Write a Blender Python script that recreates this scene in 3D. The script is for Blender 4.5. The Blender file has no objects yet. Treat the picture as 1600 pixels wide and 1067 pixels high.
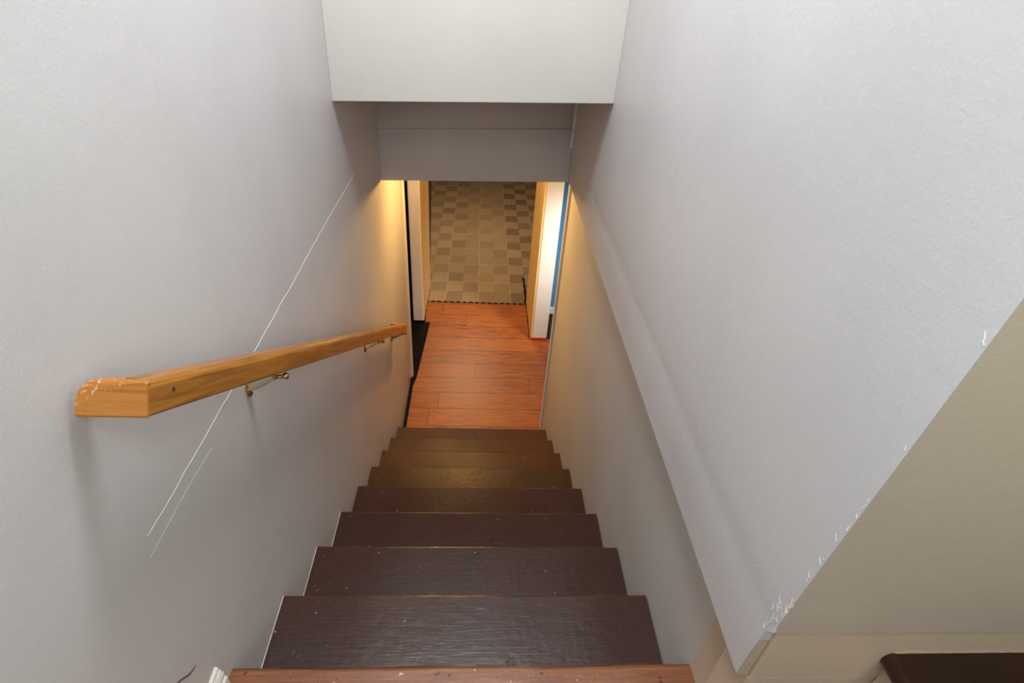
import bpy, bmesh, math, random
from mathutils import Vector, Matrix
random.seed(7)
S = bpy.context.scene
COL = S.collection

# ---------------------------------------------------------------- camera
RISE, RUN, W = 0.18365, 0.28504, 1.05
ZF = -9 * RISE
cam_d = bpy.data.cameras.new('camera'); cam = bpy.data.objects.new('camera', cam_d); COL.objects.link(cam)
cam_d.sensor_width = 36; cam_d.lens = 877.71 / 1600 * 36; cam_d.clip_start = 0.02
R_ = Vector((0.99734419, -0.03790881, 0.06218909)); U_ = Vector((-0.0285078, 0.58255, 0.81229477)); F_ = Vector((0.06702138, 0.81191035, -0.57992217))
m = Matrix((R_, U_, -F_)).transposed().to_4x4(); m.translation = Vector((0.51958, -0.61418, 1.36380))
cam.matrix_world = m
S.camera = cam

# ---------------------------------------------------------------- world, lights, exposure
S.view_settings.view_transform = 'Standard'; S.view_settings.look = 'None'
S.view_settings.gamma = 1; S.view_settings.use_curve_mapping = False
S.view_settings.exposure = 0.0
wd = bpy.data.worlds.new('world'); S.world = wd; wd.use_nodes = True
wd.node_tree.nodes['Background'].inputs[0].default_value = (0.75, 0.86, 1, 1)
wd.node_tree.nodes['Background'].inputs[1].default_value = 0.1

def light(name, kind, loc, power, color, size=0.1, size_y=None, aim=None, spread=None):
    l = bpy.data.lights.new(name, kind); o = bpy.data.objects.new(name, l); COL.objects.link(o)
    o.location = loc; l.energy = power; l.color = color
    if kind == 'AREA':
        l.shape = 'RECTANGLE'; l.size = size; l.size_y = size_y or size
        if spread: l.spread = spread
    else:
        l.shadow_soft_size = size
    if aim is not None:
        o.rotation_euler = (Vector(aim) - Vector(loc)).to_track_quat('-Z', 'Y').to_euler()
    return o
light('window_daylight', 'AREA', (1.2, -2.75, 2.0), 18.5, (1.0, 0.95, 0.90), 0.9, 0.8, aim=(0.5, 1.5, 0.9))
light('upper_ceiling_light', 'AREA', (0.5, 0.62, 2.5), 26, (1.0, 1.0, 1.0), 0.4, 0.4, aim=(0.5, 0.62, 0))
light('flash_fill_light', 'POINT', (0.55, -0.75, 1.9), 20, (0.82, 0.97, 1.0), 0.15)  # added fill light just above the camera, acts like a flash
light('lower_hall_lamp', 'POINT', (0.45, 2.70, 0.262), 21, (1.0, 0.54, 0.14), 0.03)
light('pier_fill_light', 'POINT', (0.28, 3.36, 0.255), 12, (1.0, 0.68, 0.36), 0.03)  # added light without a fixture, brightens the hall floor and both piers
light('garage_light', 'AREA', (0.42, 5.6, 0.60), 38, (1.0, 0.74, 0.44), 0.5, 0.5, aim=(0.6, 5.9, -2))
light('side_room_light', 'AREA', (1.75, 2.75, 0.1), 4.1, (1.0, 0.93, 0.87), 0.3, 0.3, aim=(1.18, 3.75, -0.9), spread=1.0)
light('side_stair_lamp', 'POINT', (1.42, -0.50, 1.42), 3.0, (0.92, 1.0, 0.25), 0.06)

# ---------------------------------------------------------------- materials
def srgb(r, g, b):
    f = lambda c: (c / 255 / 12.92) if c / 255 <= 0.04045 else ((c / 255 + 0.055) / 1.055) ** 2.4
    return (f(r), f(g), f(b), 1)

class Mat:
    def __init__(s, name, col, rough=0.6, spec=0.5, metal=0):
        s.m = bpy.data.materials.new(name); s.m.use_nodes = True
        s.t = s.m.node_tree; s.n = s.t.nodes; s.b = s.n['Principled BSDF']
        s.b.inputs['Base Color'].default_value = col; s.b.inputs['Roughness'].default_value = rough
        s.b.inputs['Specular IOR Level'].default_value = spec; s.b.inputs['Metallic'].default_value = metal
        s.pos = s.n.new('ShaderNodeNewGeometry').outputs['Position']
    def link(s, a, b): s.t.links.new(a, b)
    def set(s, sock, v):
        if hasattr(v, 'is_output') or hasattr(v, 'links'): s.link(v, sock)
        else: sock.default_value = v
    def math(s, op, a, b=0.0, c=None):
        n = s.n.new('ShaderNodeMath'); n.operation = op
        s.set(n.inputs[0], a); s.set(n.inputs[1], b)
        if c is not None: s.set(n.inputs[2], c)
        return n.outputs[0]
    def sep(s, v=None):
        n = s.n.new('ShaderNodeSeparateXYZ'); s.link(v or s.pos, n.inputs[0]); return n.outputs
    def comb(s, x, y, z=0.0):
        n = s.n.new('ShaderNodeCombineXYZ')
        for i, v in enumerate((x, y, z)): s.set(n.inputs[i], v)
        return n.outputs[0]
    def scale(s, vec, sc, off=(0, 0, 0)):
        n = s.n.new('ShaderNodeMapping'); s.link(vec, n.inputs[0]); n.inputs['Scale'].default_value = sc; n.inputs['Location'].default_value = off
        return n.outputs[0]
    def noise(s, vec=None, scale=5.0, detail=3.0, rough=0.5, dist=0.0):
        n = s.n.new('ShaderNodeTexNoise'); s.link(vec or s.pos, n.inputs['Vector'])
        n.inputs['Scale'].default_value = scale; n.inputs['Detail'].default_value = detail
        n.inputs['Roughness'].default_value = rough; n.inputs['Distortion'].default_value = dist
        return n.outputs[0]
    def voro(s, vec=None, scale=5.0, out='Distance', rnd=1.0):
        n = s.n.new('ShaderNodeTexVoronoi'); s.link(vec or s.pos, n.inputs['Vector'])
        n.inputs['Scale'].default_value = scale; n.inputs['Randomness'].default_value = rnd
        return n.outputs[out]
    def ramp(s, f, stops):
        n = s.n.new('ShaderNodeValToRGB'); s.link(f, n.inputs[0]); e = n.color_ramp.elements
        while len(e) < len(stops): e.new(0.5)
        for i, (p, c) in enumerate(stops):
            e[i].position = p; e[i].color = c if len(c) == 4 else (*c, 1)
        return n.outputs[0]
    def mix(s, f, a, b, mode='MIX'):
        n = s.n.new('ShaderNodeMix'); n.data_type = 'RGBA'; n.blend_type = mode
        s.set(n.inputs[0], f); s.set(n.inputs[6], a); s.set(n.inputs[7], b)
        return n.outputs[2]
    def white(s, vec):
        n = s.n.new('ShaderNodeTexWhiteNoise'); s.link(vec, n.inputs['Vector']); return n.outputs[0]
    def color(s, c): s.link(c, s.b.inputs['Base Color'])
    def roughness(s, c): s.link(c, s.b.inputs['Roughness'])
    def bump(s, h, strength=0.3, dist=0.002):
        n = s.n.new('ShaderNodeBump'); s.link(h, n.inputs['Height']); n.inputs['Strength'].default_value = strength
        n.inputs['Distance'].default_value = dist; s.link(n.outputs[0], s.b.inputs['Normal'])

def paint(name, col, rough=0.5, bump=0.25, var=0.04, spec=0.4):
    """roller painted plasterboard: tiny orange peel and faint blotches"""
    M = Mat(name, col, rough, spec)
    n = M.noise(scale=2.2, detail=4)
    c2 = tuple(max(0, x * (1 - 2 * var)) for x in col[:3]) + (1,)
    M.color(M.mix(M.ramp(n, [(0.35, (0, 0, 0)), (0.7, (1, 1, 1))]), col, c2))
    h = M.math('ADD', M.noise(scale=220, detail=2), M.math('MULTIPLY', M.noise(scale=28, detail=3), 1.6))
    M.bump(h, bump, 0.0015)
    return M.m

m_wall = paint('wall_paint', srgb(207, 206, 208), 0.42)
m_header = paint('header_paint', srgb(210, 207, 202), 0.5)
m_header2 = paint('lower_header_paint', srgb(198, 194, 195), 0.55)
m_ceil = paint('ceiling_paint', srgb(225, 222, 215), 0.7)
m_beige = paint('beige_paint', srgb(206, 189, 169), 0.42, 0.4)
m_sidewall = paint('side_wall_paint', srgb(196, 185, 172), 0.45, 0.3)
m_recess = paint('recess_wall_paint', srgb(200, 199, 196), 0.5)
m_white = paint('white_trim_paint', srgb(236, 234, 228), 0.35, 0.15)
m_cream = paint('cream_trim_paint', srgb(228, 214, 190), 0.4, 0.15)
m_yellow = paint('yellow_jamb_paint', srgb(240, 208, 140), 0.5, 0.2)
m_greypost = paint('grey_post_paint', srgb(240, 234, 228), 0.5, 0.2)
m_blue = paint('blue_wall_paint', srgb(84, 142, 184), 0.5, 0.2)
m_brownwall = paint('dark_brown_wall_paint', srgb(72, 55, 38), 0.7, 0.2)
m_black = Mat('black_underlay', srgb(14, 13, 13), 0.85, 0.2).m
m_unlit = Mat('unlit_room_black', srgb(10, 9, 9), 0.9, 0.1).m  # darkness of the unlit room put into a near-black wall colour
m_red = paint('red_strip_paint', srgb(190, 50, 40), 0.4, 0.2)
m_crack = Mat('bare_plaster', srgb(238, 236, 232), 0.8, 0.2).m
m_raw = paint('raw_board_edge', srgb(196, 182, 158), 0.85, 0.8, 0.15)
m_shadowline = Mat('dark_gap_line', srgb(70, 60, 52), 0.8, 0.2).m

def tread_mat(name, base, dark, edge, coat=0.30, spec=0.5):
    M = Mat(name, base, coat, spec)
    x, y, z = M.sep()
    g = M.scale(M.pos, (3.0, 42, 42))
    grain = M.noise(g, 3.0, 6, 0.6, 0.8)
    blot = M.noise(scale=3.5, detail=5)
    c = M.mix(M.ramp(blot, [(0.35, (0, 0, 0)), (0.7, (1, 1, 1))]), base, dark)
    # chips of old paint
    chip = M.ramp(M.noise(M.scale(M.pos, (1, 1, 1), (3.1, 1.7, 0)), 105, 2, 0.5), [(0.70, (0, 0, 0)), (0.72, (1, 1, 1))])
    c = M.mix(chip, c, srgb(20, 10, 8))
    spk = M.ramp(M.voro(scale=17), [(0.035, (1, 1, 1)), (0.05, (0, 0, 0))])
    c = M.mix(M.math('MULTIPLY', spk, 0.75), c, srgb(175, 168, 160))
    # worn edge where the riser meets the tread shows orange-brown wood
    M.color(c)
    M.roughness(M.math('ADD', M.math('MULTIPLY', blot, 0.22), coat - 0.11))
    h = M.math('ADD', M.math('MULTIPLY', grain, 0.45), M.math('MULTIPLY', M.noise(scale=34, detail=4), 0.9))
    M.bump(h, 0.55, 0.0022)
    return M.m
m_tread = tread_mat('dark_brown_gloss_paint', srgb(66, 40, 33), srgb(56, 33, 27), None)
m_tread_lamplit = tread_mat('tread_paint_lamplit', srgb(82, 50, 28), srgb(66, 38, 22), None, 0.40, 0.22)  # same stair paint, with the warm hall light put into its colour
m_tread_halflit = tread_mat('tread_paint_halflit', srgb(68, 42, 28), srgb(56, 33, 23), None, 0.36, 0.32)  # in-between copy for the step where the painted-in lamp light begins
m_side_tread = tread_mat('side_stair_brown_paint', srgb(50, 26, 18), srgb(40, 20, 14), None, 0.34)
m_riser = tread_mat('riser_brown_paint', srgb(96, 52, 34), srgb(60, 34, 26), None, 0.45)

def landing_mat():
    M = Mat('orange_brown_board', srgb(150, 88, 52), 0.42, 0.5)
    g = M.noise(M.scale(M.pos, (2.2, 40, 40)), 3.0, 6, 0.6, 0.6)
    c = M.ramp(g, [(0.3, srgb(108, 60, 34)), (0.55, srgb(134, 80, 48)), (0.75, srgb(150, 96, 62))])
    chip = M.ramp(M.noise(scale=45, detail=3), [(0.68, (0, 0, 0)), (0.70, (1, 1, 1))])
    c = M.mix(chip, c, srgb(60, 34, 22))
    spk = M.ramp(M.noise(M.scale(M.pos, (1, 1, 1), (7, 3, 1)), 60, 2), [(0.70, (0, 0, 0)), (0.73, (1, 1, 1))])
    c = M.mix(spk, c, srgb(205, 175, 130))
    M.color(c); M.bump(M.noise(scale=60, detail=4), 0.4, 0.002)
    return M.m
m_landing = landing_mat()

def laminate_mat():
    M = Mat('red_brown_laminate', srgb(140, 70, 40), 0.36, 0.5)
    x, y, z = M.sep()
    yy = M.math('ADD', y, -4.226 + 0.1935 * 40)          # plank rows run across the hall
    row = M.math('FLOOR', M.math('DIVIDE', yy, 0.1935))
    rr = M.white(M.comb(row, 3.0))
    xs = M.math('DIVIDE', M.math('ADD', x, M.math('MULTIPLY', rr, 1.3)), 1.2)
    colm = M.math('FLOOR', xs)
    pid = M.white(M.comb(row, colm, 5.0))
    g = M.noise(M.comb(M.math('MULTIPLY', x, 3.2), M.math('ADD', M.math('MULTIPLY', y, 34), M.math('MULTIPLY', pid, 60)), 0.0), 1.6, 6, 0.62, 0.7)
    c = M.ramp(g, [(0.28, srgb(84, 36, 10)), (0.44, srgb(142, 72, 20)), (0.60, srgb(174, 98, 34)), (0.78, srgb(118, 54, 12))])
    c = M.mix(M.math('MULTIPLY', pid, 0.35), c, srgb(190, 112, 34))
    fy = M.math('FRACT', M.math('DIVIDE', yy, 0.1935)); fx = M.math('FRACT', xs)
    seam = M.math('MAXIMUM', M.math('LESS_THAN', fy, 0.028), M.math('LESS_THAN', fx, 0.0035))
    c = M.mix(M.math('MULTIPLY', seam, 0.85), c, srgb(60, 26, 16))
    M.color(c)
    M.roughness(M.math('ADD', 0.30, M.math('MULTIPLY', g, 0.16)))
    M.bump(M.math('SUBTRACT', M.math('MULTIPLY', g, 0.3), seam), 0.25, 0.0015)
    return M.m
m_lam = laminate_mat()

def garage_tile_mat():
    """ribbed plastic floor tiles: cells of 0.167 x 0.2024 m, diagonal ribs that flip from cell to cell"""
    M = Mat('ribbed_taupe_floor_tiles', srgb(140, 120, 95), 0.6, 0.35)
    x, y, z = M.sep()
    u = M.math('ADD', M.math('DIVIDE', M.math('ADD', x, -0.049), 0.1665), 20)
    v = M.math('ADD', M.math('DIVIDE', M.math('ADD', y, -4.283), 0.2024), 20)
    iu, iv = M.math('FLOOR', u), M.math('FLOOR', v); fu, fv = M.math('FRACT', u), M.math('FRACT', v)
    par = M.math('MODULO', M.math('ADD', iu, iv), 2.0)
    # ribs
    a = M.math('ADD', fu, fv); b = M.math('ADD', M.math('SUBTRACT', fu, fv), 5)
    w = M.math('ADD', M.math('MULTIPLY', a, par), M.math('MULTIPLY', b, M.math('SUBTRACT', 1.0, par)))
    s = M.math('ABSOLUTE', M.math('SUBTRACT', M.math('FRACT', M.math('MULTIPLY', w, 6.0)), 0.5))   # 0..0.5
    rib = M.ramp(M.math('MULTIPLY', s, 2.0), [(0.40, (0, 0, 0)), (0.60, (1, 1, 1))])
    # checker of dark and light cells, stronger at the edges of the floor than on the plain strip in the middle
    rnd = M.white(M.comb(iu, iv, 2.0))
    side_r = M.math('GREATER_THAN', iu, 24.5)
    side_l = M.math('LESS_THAN', iu, 21.5)
    chk = M.math('ADD', M.math('MULTIPLY', par, M.math('ADD', 0.16, M.math('ADD', M.math('MULTIPLY', side_r, 0.42), M.math('MULTIPLY', side_l, 0.22)))), M.math('MULTIPLY', rnd, 0.28))
    light_c = M.mix(M.math('MINIMUM', 1.0, chk), srgb(206, 180, 148), srgb(134, 112, 90))
    c = M.mix(rib, M.mix(0.95, light_c, srgb(48, 36, 26)), light_c)
    # studs along the tile seams, every second cell
    su = M.math('ABSOLUTE', M.math('SUBTRACT', M.math('FRACT', M.math('ADD', M.math('MULTIPLY', M.math('ADD', u, 1.0), 0.5), 0.5)), 0.5))
    sv = M.math('ABSOLUTE', M.math('SUBTRACT', M.math('FRACT', M.math('ADD', M.math('MULTIPLY', v, 0.5), 0.5)), 0.5))
    dots_u = M.math('MULTIPLY', M.math('LESS_THAN', sv, 0.020), M.math('GREATER_THAN', M.math('FRACT', M.math('MULTIPLY', u, 7.0)), 0.45))
    dots_v = M.math('MULTIPLY', M.math('LESS_THAN', su, 0.016), M.math('GREATER_THAN', M.math('FRACT', M.math('MULTIPLY', v, 8.0)), 0.45))
    dots = M.math('MAXIMUM', dots_u, dots_v)
    c = M.mix(M.math('MULTIPLY', dots, 0.45), c, srgb(200, 178, 148))
    M.color(c)
    M.bump(M.math('ADD', rib, dots), 0.5, 0.004)
    return M.m
m_tile = garage_tile_mat()

def rail_mat():
    M = Mat('varnished_pine', srgb(176, 110, 45), 0.32, 0.5)
    # grain follows the slope of the rail
    x, y, z = M.sep()
    al = M.math('SUBTRACT', M.math('MULTIPLY', y, 0.845), M.math('MULTIPLY', z, 0.535))
    ac = M.math('ADD', M.math('MULTIPLY', y, 0.535), M.math('MULTIPLY', z, 0.845))
    v = M.comb(M.math('MULTIPLY', al, 2.4), M.math('MULTIPLY', ac, 46), M.math('MULTIPLY', x, 46))
    g = M.noise(v, 1.8, 6, 0.6, 0.9)
    c = M.ramp(g, [(0.28, srgb(116, 68, 18)), (0.48, srgb(160, 102, 34)), (0.66, srgb(182, 122, 46)), (0.85, srgb(134, 80, 26))])
    b = M.ramp(M.noise(scale=5, detail=3), [(0.45, (0, 0, 0)), (0.7, (1, 1, 1))])
    c = M.mix(M.math('MULTIPLY', b, 0.45), c, srgb(140, 84, 34))
    M.color(c); M.bump(g, 0.15, 0.001)
    return M.m
m_rail = rail_mat()
def rail_end_mat(name, worn):
    M = Mat(name, srgb(196, 122, 50), 0.35, 0.5)
    g = M.noise(M.scale(M.pos, (3, 40, 55)), 2.0, 5, 0.6, 0.6)
    c = M.ramp(g, [(0.3, srgb(164, 96, 34)), (0.55, srgb(194, 128, 54)), (0.8, srgb(178, 108, 42))])
    if worn:     # bare scuffed patch on the rounded corner next to the wall
        x, y, z = M.sep()
        d = M.math('ADD', M.math('MULTIPLY', M.math('SUBTRACT', 0.052, x), 22), M.math('MULTIPLY', M.math('SUBTRACT', z, 0.868), 30))
        k = M.math('ADD', d, M.math('MULTIPLY', M.math('SUBTRACT', M.noise(scale=170, detail=3), 0.5), 6))
        c = M.mix(M.ramp(k, [(0.75, (0, 0, 0)), (1.0, (0.7, 0.7, 0.7))]), c, srgb(220, 192, 160))
    M.color(c); M.bump(g, 0.15, 0.001)
    return M.m
m_rail_end = rail_end_mat('scuffed_pine_end', True)
m_rail_low = rail_end_mat('pine_end', False)
m_knot = Mat('dark_knot', srgb(62, 32, 14), 0.5).m
m_brass = Mat('aged_brass', srgb(196, 168, 112), 0.25, 0.5, 1).m
m_screw = Mat('dark_screw', srgb(70, 60, 50), 0.35, 0.5, 0.8).m
m_steel = Mat('pale_metal_strap', srgb(200, 192, 170), 0.3, 0.5, 0.9).m

# ---------------------------------------------------------------- mesh helpers
def add_box(bm, lo, hi):
    vs = [bm.verts.new((x, y, z)) for x in (lo[0], hi[0]) for y in (lo[1], hi[1]) for z in (lo[2], hi[2])]
    for f in ((0, 1, 3, 2), (4, 6, 7, 5), (0, 4, 5, 1), (2, 3, 7, 6), (0, 2, 6, 4), (1, 5, 7, 3)):
        bm.faces.new([vs[i] for i in f])
def add_hull8(bm, p):
    """p: bottom ring of 4 then top ring of 4"""
    v = [bm.verts.new(q) for q in p]
    for f in ((3, 2, 1, 0), (4, 5, 6, 7), (0, 1, 5, 4), (1, 2, 6, 5), (2, 3, 7, 6), (3, 0, 4, 7)):
        bm.faces.new([v[i] for i in f])
def add_prism(bm, poly, axis, a, b):
    """polygon in the two other axes, extruded along axis from a to b"""
    def P(u, v, w): return {0: (w, u, v), 1: (u, w, v), 2: (u, v, w)}[axis]
    A = [bm.verts.new(P(u, v, a)) for u, v in poly]; B = [bm.verts.new(P(u, v, b)) for u, v in poly]
    n = len(poly)
    bm.faces.new(A); bm.faces.new(B[::-1])
    for i in range(n): bm.faces.new([A[i], A[(i + 1) % n], B[(i + 1) % n], B[i]])
def add_sweep(bm, rings):
    R = [[bm.verts.new(p) for p in r] for r in rings]; n = len(rings[0])
    for a, b in zip(R, R[1:]):
        for i in range(n): bm.faces.new([a[i], a[(i + 1) % n], b[(i + 1) % n], b[i]])
    bm.faces.new(R[0][::-1]); bm.faces.new(R[-1])
def add_cyl(bm, a, b, r, r2=None, n=16):
    a, b = Vector(a), Vector(b); r2 = r if r2 is None else r2
    d = (b - a).normalized(); u = d.orthogonal().normalized(); v = d.cross(u)
    ring = lambda c, q: [c + u * math.cos(2 * math.pi * i / n) * q + v * math.sin(2 * math.pi * i / n) * q for i in range(n)]
    add_sweep(bm, [ring(a, r), ring(b, r2)])

def obj(name, bm, mat, parent=None, bevel=0, seg=2, smooth=False, origin=None):
    bmesh.ops.recalc_face_normals(bm, faces=bm.faces[:])
    me = bpy.data.meshes.new(name)
    o = bpy.data.objects.new(name, me); COL.objects.link(o)
    base = Vector((0, 0, 0))
    if parent is not None: base = parent.matrix_basis.translation if parent.parent is None else parent['_w'] if '_w' in parent else base
    if origin is not None:
        w = Vector(origin)
    else:
        w = sum((v.co for v in bm.verts), Vector()) / len(bm.verts)
    bmesh.ops.translate(bm, verts=bm.verts[:], vec=-w)
    bm.to_mesh(me); bm.free()
    me.materials.append(mat)
    if smooth: me.shade_smooth()
    if parent is not None:
        o.parent = parent; o.location = w - WORLD[parent.name]
    else: o.location = w
    WORLD[o.name] = w.copy()
    if bevel:
        md = o.modifiers.new('bevel', 'BEVEL'); md.width = bevel; md.segments = seg; md.limit_method = 'ANGLE'
        md.angle_limit = math.radians(40)
    return o
WORLD = {}
def thing(name, label, cat, loc, group=None):
    o = bpy.data.objects.new(name, None); COL.objects.link(o); o.location = loc; o.empty_display_size = 0.1
    WORLD[o.name] = Vector(loc); o['label'] = label; o['category'] = cat
    if group: o['group'] = group
    return o
def struct(name, bm, mat, parent=None, label=None, **k):
    o = obj(name, bm, mat, parent, **k)
    if parent is None: o['kind'] = 'structure'
    if label: o['label'] = label
    return o
def box(lo, hi):
    bm = bmesh.new(); add_box(bm, lo, hi); return bm

# ---------------------------------------------------------------- stairwell walls
TOP = 2.6
# left wall, one plane from the landing down to the door opening of the lower hall
wl = struct('wall_left', box((-0.12, -3.2, ZF - 0.3), (0, 3.02, TOP)), m_wall, label='pale grey painted stair wall carrying the wooden handrail')

def crack(name, pts, w, mat, jag, parent):
    """raised ragged line of split paint running along the wall (x = 0)"""
    P = []
    for (y0, z0), (y1, z1) in zip(pts, pts[1:]):
        n = max(2, int(abs(y1 - y0) / 0.012))
        for i in range(n):
            t = i / n; P.append((y0 + (y1 - y0) * t, z0 + (z1 - z0) * t))
    P.append(pts[-1]); off = 0
    rings = []
    for i, (y, z) in enumerate(P):
        off = off * 0.85 + random.uniform(-jag, jag)
        ww = w * random.uniform(0.45, 1.2) * min(1, (i + 1) / 6, (len(P) - i) / 10)
        ww = max(ww, 0.0002)
        rings.append([(-0.001, y, z + off - ww), (0.0007, y, z + off - ww * .5), (0.0007, y, z + off + ww * .5), (-0.001, y, z + off + ww)])
    bm = bmesh.new(); add_sweep(bm, rings)
    return obj(name, bm, mat, parent)
ck = crack('paint_crack', [(-0.035, 0.542), (0.1, 0.54), (0.467, 0.536), (0.64, 0.535), (0.96, 0.537), (1.34, 0.536), (1.75, 0.53)], 0.0013, m_crack, 0.0011, wl)
ck['label'] = 'thin white ragged crack along the board joint'
ck = crack('paint_crack', [(-0.05, 0.506), (0.086, 0.506), (0.2, 0.50)], 0.0006, m_wall, 0.0006, wl)
bm = bmesh.new()     # scuff low on the wall beside the landing
rings = []
for i in range(12):
    t = i / 11; y = -0.135 + 0.062 * t; z = 0.235 - 0.05 * t + 0.004 * math.sin(t * 7); w_ = 0.0035 * math.sin(math.pi * (0.1 + 0.85 * t))
    rings.append([(-0.001, y, z - w_), (0.0006, y, z - w_), (0.0006, y, z + w_), (-0.001, y, z + w_)])
add_sweep(bm, rings)
sc = obj('scuff_mark', bm, Mat('grey_scuff', srgb(112, 106, 108), 0.7).m, wl); sc['label'] = 'dark grey scuff'

# right wall: upper board skin overhangs the recessed lower wall; its foot is a ledge at z = 0.345
XR = 0.994
prof = [(0.345, 0.0)] + [(0.36 + 0.012 * i, 0.0011 * math.exp(-((0.36 + 0.012 * i - 0.515) / 0.030) ** 2) - 0.0006 * math.exp(-((0.36 + 0.012 * i - 0.43) / 0.045) ** 2)) for i in range(28)] + [(0.75, 0.0), (TOP, 0.0)]
def y_end(z):
    pts = [(0.345, -0.168), (0.497, -0.172), (0.515, -0.1845), (1.14, -0.213), (TOP, -0.213)]
    for (z0, y0), (z1, y1) in zip(pts, pts[1:]):
        if z <= z1: return y0 + (y1 - y0) * (z - z0) / (z1 - z0)
    return -0.213
bm = bmesh.new()
zs = sorted(set([p[0] for p in prof] + [0.497, 0.505, 0.515, 0.58, 1.14]))
def xo(z):
    for (z0, a), (z1, b) in zip(prof, prof[1:]):
        if z <= z1: return a + (b - a) * (z - z0) / (z1 - z0)
    return 0
rings = []
for z in zs:
    x = XR + xo(z); ye = y_end(z)
    rings.append([(x, ye, z), (x, 2.34, z), (1.012, 2.34, z), (1.012, ye, z)])
add_sweep(bm, rings)
wr = struct('wall_right', bm, m_wall, label='tall pale grey wall with a ledge above the recessed lower wall')

bm = bmesh.new()      # core behind the board skin
add_box(bm, (1.0125, -0.160, 0.345), (1.052, 3.4, 2.6))
struct('wall_right_core', bm, m_wall)
struct('wall_right_lower', box((W, 0.0, ZF - 0.3), (W + 0.10, 2.47, 0.345)), m_recess, label='recessed lower wall beside the treads')
struct('wall_right_landing', box((W, -0.166, -0.3), (W + 0.10, 0.0, 0.345)), m_beige, label='beige stub of wall beside the landing')  # lower wall turns beige from the landing edge back

# raw end of the lower board strip and the chipped plaster above it
struct('trim_board_end', box((XR + 0.0005, -0.1712, 0.347), (1.012, -0.1665, 0.494)), m_raw, label='raw edge of the plasterboard')
bm = bmesh.new()
for i in range(46):
    z = random.uniform(0.49, 0.60) if i < 34 else random.uniform(0.6, 1.1)
    y = y_end(z) + random.uniform(0.0, 0.028 if z < 0.57 else 0.006)
    s_ = random.uniform(0.0012, 0.0035); l_ = random.uniform(0.004, 0.014)
    x = XR + xo(z) - 0.0006
    a = random.uniform(-0.5, 0.9)
    dy, dz = math.sin(a) * l_, math.cos(a) * l_; ny, nz = math.cos(a) * s_ * .4, -math.sin(a) * s_ * .4
    add_hull8(bm, [(x, y - ny, z - nz), (x, y + ny, z + nz), (x + .002, y + ny, z + nz), (x + .002, y - ny, z - nz),
                   (x, y + dy - ny * .3, z + dz - nz * .3), (x, y + dy + ny * .3, z + dz + nz * .3), (x + .002, y + dy + ny * .3, z + dz + nz * .3), (x + .002, y + dy - ny * .3, z + dz - nz * .3)])
struct('trim_chipped_corner', bm, m_crack, label='chipped white plaster along the outer corner')

# wall facing the landing, right of the corner: beige skirting board below, painted wall above
bm = bmesh.new()
add_prism(bm, [(-0.1850, 0.5135), (-0.2135, 1.14), (-0.2135, TOP), (-0.10, TOP), (-0.10, 0.5135)], 0, 1.0125, 3.4)
add_prism(bm, [(-0.1850, 0.5135), (-0.2135, 1.14), (-0.2135, TOP), (-0.2120, TOP), (-0.2120, 1.14), (-0.1835, 0.5135)], 0, XR + 0.0012, 1.0125)
struct('wall_side_stair', bm, m_sidewall, label='beige wall right of the stair corner, lit yellow at the top')
bm = bmesh.new()
add_box(bm, (1.0125, -0.178, 0.3475), (3.4, -0.10, 0.513))
struct('trim_skirting', bm, m_beige, bevel=0.003, label='beige painted skirting board')
struct('trim_skirting_lower', box((1.0125, -0.176, -0.1), (3.4, -0.10, 0.3455)), m_beige, bevel=0.003)
# ---------------------------------------------------------------- headers and ceilings
bm = bmesh.new()
add_hull8(bm, [(0, 1.494, 0.868), (XR, 1.503, 0.911), (XR, 1.60, 0.911), (0, 1.60, 0.868),
               (0, 1.510, TOP), (XR, 1.470, TOP), (XR, 1.60, TOP), (0, 1.60, TOP)])
struct('wall_header', bm, m_header, bevel=0.002, label='white bulkhead wall above the stairwell')
bm = bmesh.new()
add_hull8(bm, [(0, 2.340, 0.548), (XR, 2.296, 0.608), (XR, 2.44, 0.608), (0, 2.46, 0.548),
               (0, 2.43, 0.96), (XR, 2.345, 0.99), (XR, 2.44, 0.99), (0, 2.46, 0.96)])
for v in bm.verts:
    if v.co.z < 0.7: v.co.y += 0.015 if v.co.y < 2.40 else 0
hd = struct('wall_lower_header', bm, m_header2, label='shaded upper board of the lower bulkhead')
bm = bmesh.new()
add_hull8(bm, [(0, 2.336, 0.284), (XR, 2.290, 0.338), (XR, 2.42, 0.338), (0, 2.44, 0.284),
               (0, 2.352, 0.548), (XR, 2.300, 0.608), (XR, 2.42, 0.608), (0, 2.44, 0.548)])
obj('bulkhead_board', bm, m_header2, hd, bevel=0.002)
bm = bmesh.new()
add_hull8(bm, [(0, 1.56, 0.93), (0.99, 1.56, 0.97), (0.99, 2.46, 0.97), (0, 2.46, 0.93), (0, 1.56, 1.02), (0.99, 1.56, 1.02), (0.99, 2.46, 1.02), (0, 2.46, 1.02)])
struct('ceiling_stair', bm, m_ceil)
bm = bmesh.new()
add_box(bm, (0.978, 2.276, 0.52), (XR, 2.292, 0.90))
struct('trim_corner_strip', bm, m_white, bevel=0.002, label='thin vertical corner strip on the lower bulkhead')
struct('ceiling_lower', box((-0.9, 2.42, 0.30), (3.2, 4.3, 0.40)), m_ceil)
struct('ceiling_upper', box((-0.12, -3.2, TOP), (3.4, 1.6, TOP + 0.08)), m_ceil)
struct('wall_upper_back', box((-0.12, -3.3, -0.1), (3.4, -3.2, TOP)), m_wall)
struct('wall_upper_right', box((3.4, -3.3, -0.1), (3.5, -0.1, TOP)), m_beige)

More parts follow.
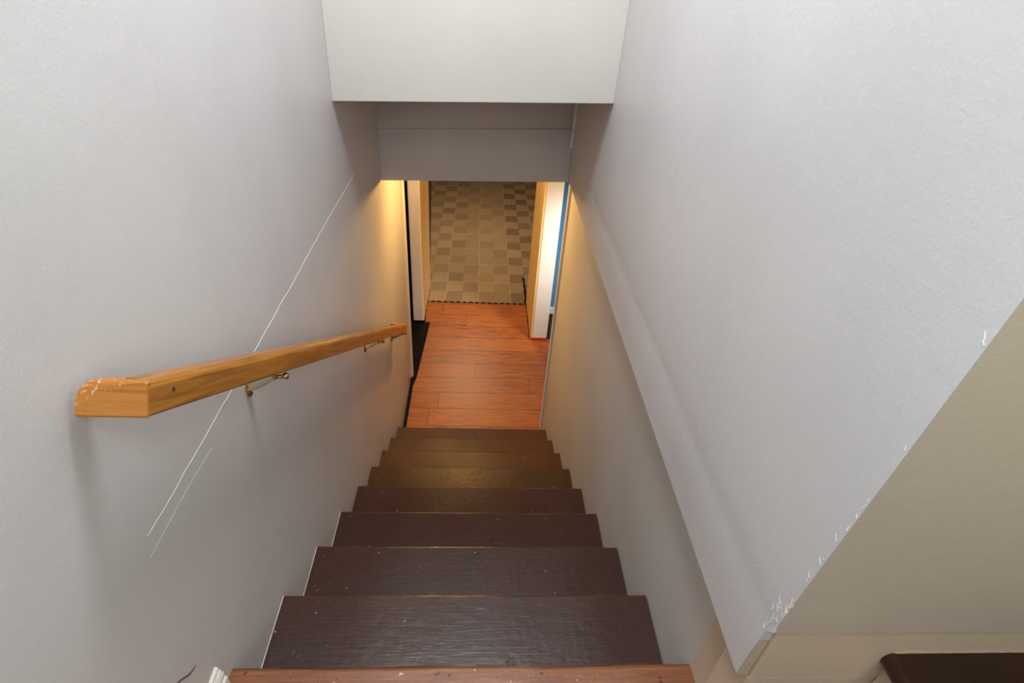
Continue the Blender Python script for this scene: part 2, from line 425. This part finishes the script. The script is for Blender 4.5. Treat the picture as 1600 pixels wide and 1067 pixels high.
# ---------------------------------------------------------------- stairs
st = thing('staircase', 'dark brown painted wooden stairs descending between two grey walls', 'staircase', (W / 2, 0, ZF))
def jag_board(x0, x1, y0, y1, z0, z1, sag=0.002):
    """a tread board whose front and back edges are slightly uneven and whose nose is rounded"""
    bm = bmesh.new(); n = 42; rings = []
    ph = random.uniform(0, 9)
    for i in range(n + 1):
        x = x0 + (x1 - x0) * i / n
        e = sag * (math.sin(i * 0.31 + ph) + 0.5 * math.sin(i * 0.93 + ph * 2)) * 0.5
        w_ = 0.0008 * math.sin(i * 0.5 + ph)
        r = 0.007
        pr = [(y0, z0), (y1 + e - r, z0)]
        for k in range(5):
            a = -math.pi / 2 + k * math.pi / 4
            yy = y1 + e - r + r * math.cos(a); zz = (z0 + r if a < 0 else z1 - r) + r * math.sin(a)
            pr.append((yy, zz + (w_ if a > 0 else 0)))
        pr += [(y1 + e - r, z1 + w_), (y0, z1)]
        rings.append([(x, a, b) for a, b in pr])
    add_sweep(bm, rings); return bm
NOSE = 0.022
for k in range(1, 9):
    z = -k * RISE; y1 = k * RUN; y0 = (k - 1) * RUN - NOSE
    mt = m_tread if k <= 4 else m_tread_halflit if k == 5 else m_tread_lamplit  # lower steps get the copies with lamp light in their colour
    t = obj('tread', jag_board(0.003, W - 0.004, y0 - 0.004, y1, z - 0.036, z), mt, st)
for k in range(1, 10):
    ya = (k - 1) * RUN - NOSE
    obj('riser', box((0.003, ya - 0.022, -k * RISE + (0.0 if k < 9 else 0)), (W - 0.003, ya, -(k - 1) * RISE - 0.037)), m_riser, st)
# sloping gaps of caulk where the left ends of the treads meet the wall
for k in range(1, 4):
    z = -k * RISE; bm = bmesh.new()
    n = 24; rings = []
    for i in range(n + 1):
        y = (k - 1) * RUN + (RUN - 0.004) * i / n; w_ = 0.0002 + 0.0008 * random.random() ** 2
        rings.append([(0.0012, y, z), (0.0026 + w_, y, z), (0.0024, y, z + 0.001 + w_), (0.0012, y, z + 0.002)])
    add_sweep(bm, rings); obj('caulk_line', bm, m_white, st)
# countersunk screw plugs on the top tread
def ring_bm(c, r, w_):
    bm = bmesh.new(); rings = []
    n = 28; R = [[bm.verts.new((c[0] + math.cos(2 * math.pi * i / n) * q * 1.0, c[1] + math.sin(2 * math.pi * i / n) * q, c[2] + h)) for i in range(n)] for q, h in ((r - w_, 0.0002), (r, 0.0012), (r + w_, 0.0002))]
    for a, b in zip(R, R[1:]):
        for i in range(n): bm.faces.new([a[i], a[(i + 1) % n], b[(i + 1) % n], b[i]])
    return bm

# (x, y, tread number) of the filled screw holes that show as faint rings
for x, y, k in ((0.078, 0.122, 1), (0.638, 0.093, 1), (0.034, 0.415, 2)):
    obj('screw_plug', ring_bm((x, y, -k * RISE), 0.0095, 0.0020), m_tread, st, smooth=True)

# landing floor with its orange-brown nosing board
struct('floor_landing', box((0.0, -3.2, -0.16), (W, -0.13, -0.002)), m_landing)
bm = jag_board(-0.002, W + 0.004, -0.128, 0.004, -0.036, 0.0, 0.003)
ln = struct('trim_landing_nosing', bm, m_landing, label='worn orange-brown nosing board at the top of the stairs')
bm = jag_board(0.0, W, -0.003, 0.0085, -0.037, -0.0035, 0.004)
obj('worn_edge', bm, m_riser, ln)

# white moulded skirting end on the left of the landing
prof2 = [(0, 0), (0.016, 0), (0.016, 0.055), (0.012, 0.06), (0.012, 0.066), (0.0135, 0.072), (0.010, 0.082), (0.006, 0.088), (0.006, 0.094), (0.0, 0.098)]
bm = bmesh.new(); add_prism(bm, prof2, 1, -1.4, -0.036)
struct('baseboard_left', bm, m_white, label='white moulded skirting ending at the top of the stairs')

# second stair that climbs to the right
s2 = thing('staircase', 'dark brown tread of a second stair rising to the right, bottom right', 'staircase', (1.7, -0.6, 0.0))
def side_step(x0, x1, z, y0=-1.15, y1=-0.178):
    bm = bmesh.new(); r = 0.014
    pr = [(x1, z - 0.036)]
    for i in range(7):
        a = math.radians(270 - 30 * i); pr.append((x0 + r + r * math.cos(a), z - (0.018 if True else 0) + 0.018 * math.sin(a)))
    pr += [(x1, z)]
    add_prism(bm, pr, 1, y0, y1)
    obj('tread', bm, m_side_tread, s2)
    obj('riser', box((x0 + 0.025, y0, z - 0.22), (x0 + 0.045, y1, z - 0.037)), m_beige, s2)
side_step(1.222, 1.56, 0.433)
side_step(1.52, 1.86, 0.62)
bm = bmesh.new()       # ragged white paint line where wall and tread meet
n = 60; rings = []
for i in range(n + 1):
    x = 1.236 + (1.56 - 1.236) * i / n; h = 0.0035 * (0.5 + random.random())
    rings.append([(x, -0.1795, 0.4335), (x, -0.1775, 0.4335), (x, -0.1775, 0.4335 + h), (x, -0.1795, 0.4335 + h)])
add_sweep(bm, rings); obj('paint_line', bm, m_raw, s2)

# ---------------------------------------------------------------- lower hall
bm = bmesh.new()       # laminate with a cut-out on the left beside the black underlay
add_prism(bm, [(0.028, 2.02), (0.030, 2.95), (0.048, 3.05), (0.094, 3.90), (0.036, 3.905), (0.026, 4.262), (1.032, 4.262), (1.036, 3.66), (2.6, 3.66), (2.6, 2.02)], 2, ZF - 0.02, ZF)
struct('floor_laminate', bm, m_lam, label='red-brown laminate planks at the foot of the stairs')
struct('floor_underlay', box((-1.2, 1.9, ZF - 0.06), (2.7, 4.4, ZF - 0.021)), m_black)
# garage floor of ribbed tiles with looped connectors on its front edge
struct('floor_garage', box((-0.8, 4.285, ZF - 0.03), (2.4, 8.8, ZF)), m_tile, label='taupe ribbed floor tiles in a checker pattern')
bm = bmesh.new()
for i in range(16):
    x = 0.060 + i * 0.0635
    n = 10; R0 = []; R1 = []
    ring_in, ring_out = [], []
    for j in range(n):
        a = 2 * math.pi * j / n
        ring_in.append((x + 0.007 * math.cos(a), 4.273 + 0.007 * math.sin(a)))
        ring_out.append((x + 0.014 * math.cos(a), 4.273 + 0.012 * math.sin(a)))
    A = [[bm.verts.new((p[0], p[1], zz)) for p in rg] for rg, zz in ((ring_in, ZF + 0.0015), (ring_out, ZF + 0.0015), (ring_out, ZF - 0.012), (ring_in, ZF - 0.012))]
    for a_, b_ in zip(A, A[1:] + A[:1]):
        for j in range(n): bm.faces.new([a_[j], a_[(j + 1) % n], b_[(j + 1) % n], b_[j]])
struct('trim_tile_loops', bm, Mat('tile_plastic', srgb(150, 128, 100), 0.6).m)
struct('trim_threshold_gap', box((0.026, 4.255, ZF - 0.02), (1.06, 4.285, ZF + 0.0008)), m_black)
bm = bmesh.new(); rings = []
for i in range(20):      # torn black edging right of the tiles
    y = 4.262 + 0.55 * i / 19; w_ = 0.010 + 0.012 * random.random()
    rings.append([(1.045 - w_ - 0.01 * (i < 3), y, ZF + 0.0005), (1.052, y, ZF + 0.0005), (1.052, y, ZF + 0.004), (1.045 - w_, y, ZF + 0.006)])
add_sweep(bm, rings); struct('trim_torn_edging', bm, m_black)
bm = bmesh.new(); rings = []
for i in range(26):      # torn black edging under the left jamb
    y = 3.90 + 0.9 * i / 25; w_ = 0.004 + 0.007 * random.random()
    xx = 0.036 - 0.010 * (y - 3.9)
    rings.append([(-0.02, y, ZF + 0.0005), (xx + w_, y, ZF + 0.0005), (xx + w_ * .6, y, ZF + 0.007), (-0.02, y, ZF + 0.007)])
add_sweep(bm, rings); struct('trim_torn_edging_left', bm, m_black)
bm = bmesh.new(); rings = []
for i in range(30):      # along the right jamb foot, on the laminate
    y = 3.66 + 0.6 * i / 29; w_ = 0.003 + 0.006 * random.random()
    rings.append([(1.037 - w_, y, ZF + 0.0005), (1.06, y, ZF + 0.0005), (1.06, y, ZF + 0.004), (1.037 - w_, y, ZF + 0.004)])
add_sweep(bm, rings); struct('trim_torn_edging_right', bm, m_black)

# end trim of the left wall: cream face, white edge bead
struct('trim_left_end', box((-0.12, 3.02, ZF + 0.02), (0.010, 3.075, 0.30)), m_cream, bevel=0.002, label='cream corner trim at the end of the left wall')
struct('trim_left_bead', box((0.0, 3.035, ZF + 0.02), (0.024, 3.06, 0.30)), m_white, bevel=0.003)
# left pier beyond the dark door opening
struct('wall_hall_pier', box((-0.068, 3.90, ZF + 0.002), (0.034, 4.05, 0.30)), m_greypost, bevel=0.012, label='grey pier beside the garage opening')
bm = bmesh.new()
add_prism(bm, [(0.036, 3.915), (0.038, 4.65), (-0.06, 4.65), (-0.06, 3.915)], 2, ZF + 0.003, 0.30)
struct('wall_hall_pier_side', bm, m_yellow, label='yellow painted inner side of the left pier')
bm = bmesh.new()
add_prism(bm, [(0.034, 4.655), (-0.19, 7.66), (-0.40, 8.8), (-0.55, 8.8), (-0.55, 4.655)], 2, ZF, 0.8)
struct('wall_garage_left', bm, m_brownwall)
struct('wall_dark_room', box((-0.9, 3.95, ZF), (-0.0685, 4.05, 0.30)), m_unlit)
struct('wall_dark_room_left', box((-1.0, 3.0, ZF), (-0.9, 4.05, 0.30)), m_unlit)
struct('wall_dark_room_near', box((-0.9, 2.96, ZF), (-0.12, 3.02, 0.30)), m_unlit)
# right pier
struct('wall_far_pier', box((1.056, 3.646, ZF + 0.024), (1.190, 4.20, 0.30)), m_white, bevel=0.003, label='bright white end of the right pier')
struct('wall_far_pier_side', box((1.038, 3.652, ZF + 0.003), (1.056, 4.30, 0.30)), m_yellow, bevel=0.004, label='yellow painted inner side of the right pier')
struct('trim_red_strip', box((1.050, 3.638, ZF + 0.001), (1.188, 3.75, ZF + 0.024)), m_red, bevel=0.002, label='red strip at the foot of the right pier')
# side room with a blue wall
struct('wall_blue', box((1.19, 4.10, ZF), (3.2, 4.20, 0.30)), m_blue, label='blue wall glimpsed past the right pier')
struct('baseboard_blue', box((1.19, 4.083, ZF + 0.012), (3.2, 4.10, ZF + 0.085)), m_white, bevel=0.004)
struct('floor_side_room', box((1.19, 3.66, ZF - 0.03), (3.2, 4.10, ZF - 0.001)), Mat('dark_floor', srgb(34, 26, 26), 0.6).m)
struct('wall_side_room_right', box((3.2, 2.3, ZF), (3.3, 4.2, 0.30)), m_blue)
struct('wall_side_room_near', box((1.15, 2.36, ZF), (3.2, 2.44, 0.30)), m_blue)
struct('wall_garage_right', box((2.3, 4.2, ZF), (2.4, 8.8, 0.8)), m_brownwall)
struct('wall_garage_back', box((-0.6, 8.8, ZF), (2.4, 8.9, 0.8)), m_brownwall)
struct('wall_garage_front', box((1.19, 4.20, ZF), (2.4, 4.30, 0.8)), m_cream)
struct('ceiling_garage', box((-0.6, 4.3, 0.8), (2.4, 8.9, 0.9)), m_ceil)
struct('wall_garage_header', box((-0.6, 4.26, 0.28), (2.4, 4.34, 0.8)), m_ceil)
# end trim of the recessed right wall
struct('trim_right_end', box((1.0385, 2.470, ZF + 0.003), (W + 0.10, 2.492, 0.335)), m_wall, bevel=0.0015, label='grey corner trim at the foot of the right wall')
struct('trim_right_bead', box((1.0350, 2.474, ZF + 0.003), (1.0386, 2.500, 0.330)), m_white)

# ---------------------------------------------------------------- handrail
SL = -0.6335
hr = thing('handrail', 'varnished pine handrail fixed to the left stair wall with brass brackets', 'handrail', (0.07, 1.15, 0.05))
nrm = math.hypot(1, SL)
def rail_ring(y, cut=None):
    """section of the rail at face-y: 46 mm wide, 58 mm high vertically, rounded top"""
    zt = 0.848 + SL * y; x0, x1 = 0.052, 0.100; h = 0.056
    pts = [(x1 - 0.003, zt - h), (x1, zt - h + 0.004), (x1, zt - 0.010), (x1 - 0.002, zt - 0.004), (x1 - 0.008, zt + 0.0015), (x0 + 0.012, zt + 0.003), (x0 + 0.003, zt - 0.002), (x0, zt - 0.012), (x0, zt - h + 0.004), (x0 + 0.003, zt - h)]
    return pts
def rail_seg(name, ya, yb, mat, mitre_a=False, mitre_b=False):
    bm = bmesh.new(); rings = []
    n = max(2, int((yb - ya) / 0.1))
    for i in range(n + 1):
        y = ya + (yb - ya) * i / n
        r = []
        for (x, z) in rail_ring(y):
            yy = y
            if i == 0 and mitre_a: yy = y + (0.100 - x) * 0.42
            if i == n and mitre_b: yy = y - (0.100 - x) * 0.9
            yy -= 0.452 * (0.848 + SL * y - z)
            r.append((x, yy, z + SL * (yy - y)))
        rings.append(r)
    add_sweep(bm, rings); return obj(name, bm, mat, hr, smooth=False)
rail_seg('rail', -0.038, 1.42, m_rail, mitre_a=True)
rail_seg('rail', 1.422, 1.99, m_rail)
rail_seg('rail', 1.992, 2.235, m_rail)
rail_seg('rail', 2.237, 2.34, m_rail_low, mitre_b=True)
# top return to the wall: a block cut square to the rail, mitred to it, rounded beside the wall
zt = 0.848 + SL * -0.038
bm = bmesh.new(); rings = []
dv = Vector((1, SL)).normalized()            # along the rail, in y-z
for x, dz in ((0.011, -0.018), (0.0135, -0.011), (0.018, -0.005), (0.026, -0.001), (0.036, 0.0005), (0.060, 0.0012), (0.0960, 0.0010), (0.1002, -0.002)):
    back = 0.034 - max(0, (x - 0.052)) * 0.62
    H = 0.0478
    def Q(a, h):         # a along the rail from the face, h down from the top
        c = Vector((-0.0385, zt)) + dv * a + Vector((-0.5351, -0.8448)) * h
        return (x, c.x, c.y)
    t0 = -dz
    c_ = 0.25 if x > 0.09 else 1.0
    rings.append([Q(0, H - 0.003), Q(0.003, H), Q(back, H), Q(back, t0), Q(0.009, t0 - 0.001 * c_), Q(0.003, t0 + 0.002 * c_), Q(0, t0 + 0.007 * c_)])
add_sweep(bm, rings)
e = obj('end_return', bm, m_rail_end, hr); e['label'] = 'scuffed orange pine return at the upper end'
# bottom return
zt2 = 0.848 + SL * 2.34
bm = bmesh.new()
add_hull8(bm, [(0.0005, 2.300, zt2 - 0.045), (0.060, 2.300, zt2 - 0.040), (0.0975, 2.341, zt2 - 0.056), (0.0005, 2.341, zt2 - 0.056),
               (0.0005, 2.300, zt2 + 0.024), (0.060, 2.300, zt2 + 0.024), (0.0975, 2.341, zt2 + 0.002), (0.0005, 2.341, zt2 + 0.002)])
obj('end_return', bm, m_rail_low, hr, bevel=0.003)
# nail hole on the face near the top, knots further down
for (y, r) in ((0.006, 0.0042), (1.425, 0.010), (1.30, 0.008), (2.0, 0.012)):
    bm = bmesh.new(); z = 0.848 + SL * y - 0.022
    add_cyl(bm, (0.0985, y, z), (0.1006, y, z), r, r * 0.8, 12)
    if r > 0.006:
        for v in bm.verts: v.co.y = y + (v.co.y - y) * 0.5
    obj('nail_hole' if r < 0.005 else 'knot', bm, m_knot, hr)

def bracket(y, mirror=1):
    zr = 0.848 + SL * y - 0.056          # underside of the rail at y
    zb = zr - 0.055
    b = bmesh.new()                      # oval plate on the wall
    n = 20; rings = []
    for x, s_ in ((0.0005, 1.0), (0.003, 1.0), (0.006, 0.86), (0.0075, 0.5)):
        rings.append([(x, y + 0.012 * s_ * math.cos(2 * math.pi * i / n), zb + 0.024 * s_ * math.sin(2 * math.pi * i / n)) for i in range(n)])
    add_sweep(b, rings); wp = obj('wall_plate', b, m_brass, hr)
    b = bmesh.new()
    add_cyl(b, (0.006, y, zb - 0.013), (0.009, y, zb - 0.013), 0.0032, 0.0022, 10)
    obj('screw', b, m_screw, wp)
    b = bmesh.new(); rings = []          # arm: rises and curves out to the underside of the rail
    for i in range(15):
        t = i / 14; x = 0.005 + 0.062 * t; z = zb + 0.006 + 0.030 * t ** 1.6
        w_ = 0.013 - 0.006 * t; th = 0.0028
        rings.append([(x, y - w_, z - th), (x, y + w_, z - th), (x, y + w_, z + th), (x, y - w_, z + th)])
    add_sweep(b, rings); obj('arm', b, m_steel, hr, bevel=0.001)
    b = bmesh.new()                      # saddle under the rail, following its slope
    p = lambda x, yy, dz: (x, yy, zr + SL * (yy - y) + dz)
    add_hull8(b, [p(0.056, y - 0.02, -0.0035), p(0.086, y - 0.02, -0.0035), p(0.086, y + 0.045, -0.0035), p(0.056, y + 0.045, -0.0035),
                  p(0.056, y - 0.02, 0.0), p(0.086, y - 0.02, 0.0), p(0.086, y + 0.045, 0.0), p(0.056, y + 0.045, 0.0)])
    add_cyl(b, (0.068, y, zr - 0.022), (0.068, y, zr - 0.001), 0.006)
    obj('saddle', b, m_brass, hr)
    b = bmesh.new()                      # stub with a round brass cap
    add_cyl(b, (0.066, y + 0.004, zb + 0.034), (0.086, y + 0.010, zb + 0.032), 0.0048)
    bmesh.ops.create_uvsphere(b, u_segments=14, v_segments=10, radius=0.0085, matrix=Matrix.Translation((0.088, y + 0.011, zb + 0.032)))
    obj('cap_nut', b, m_brass, hr, smooth=True)
bracket(0.40); bracket(1.565); bracket(2.318 - 0.03)
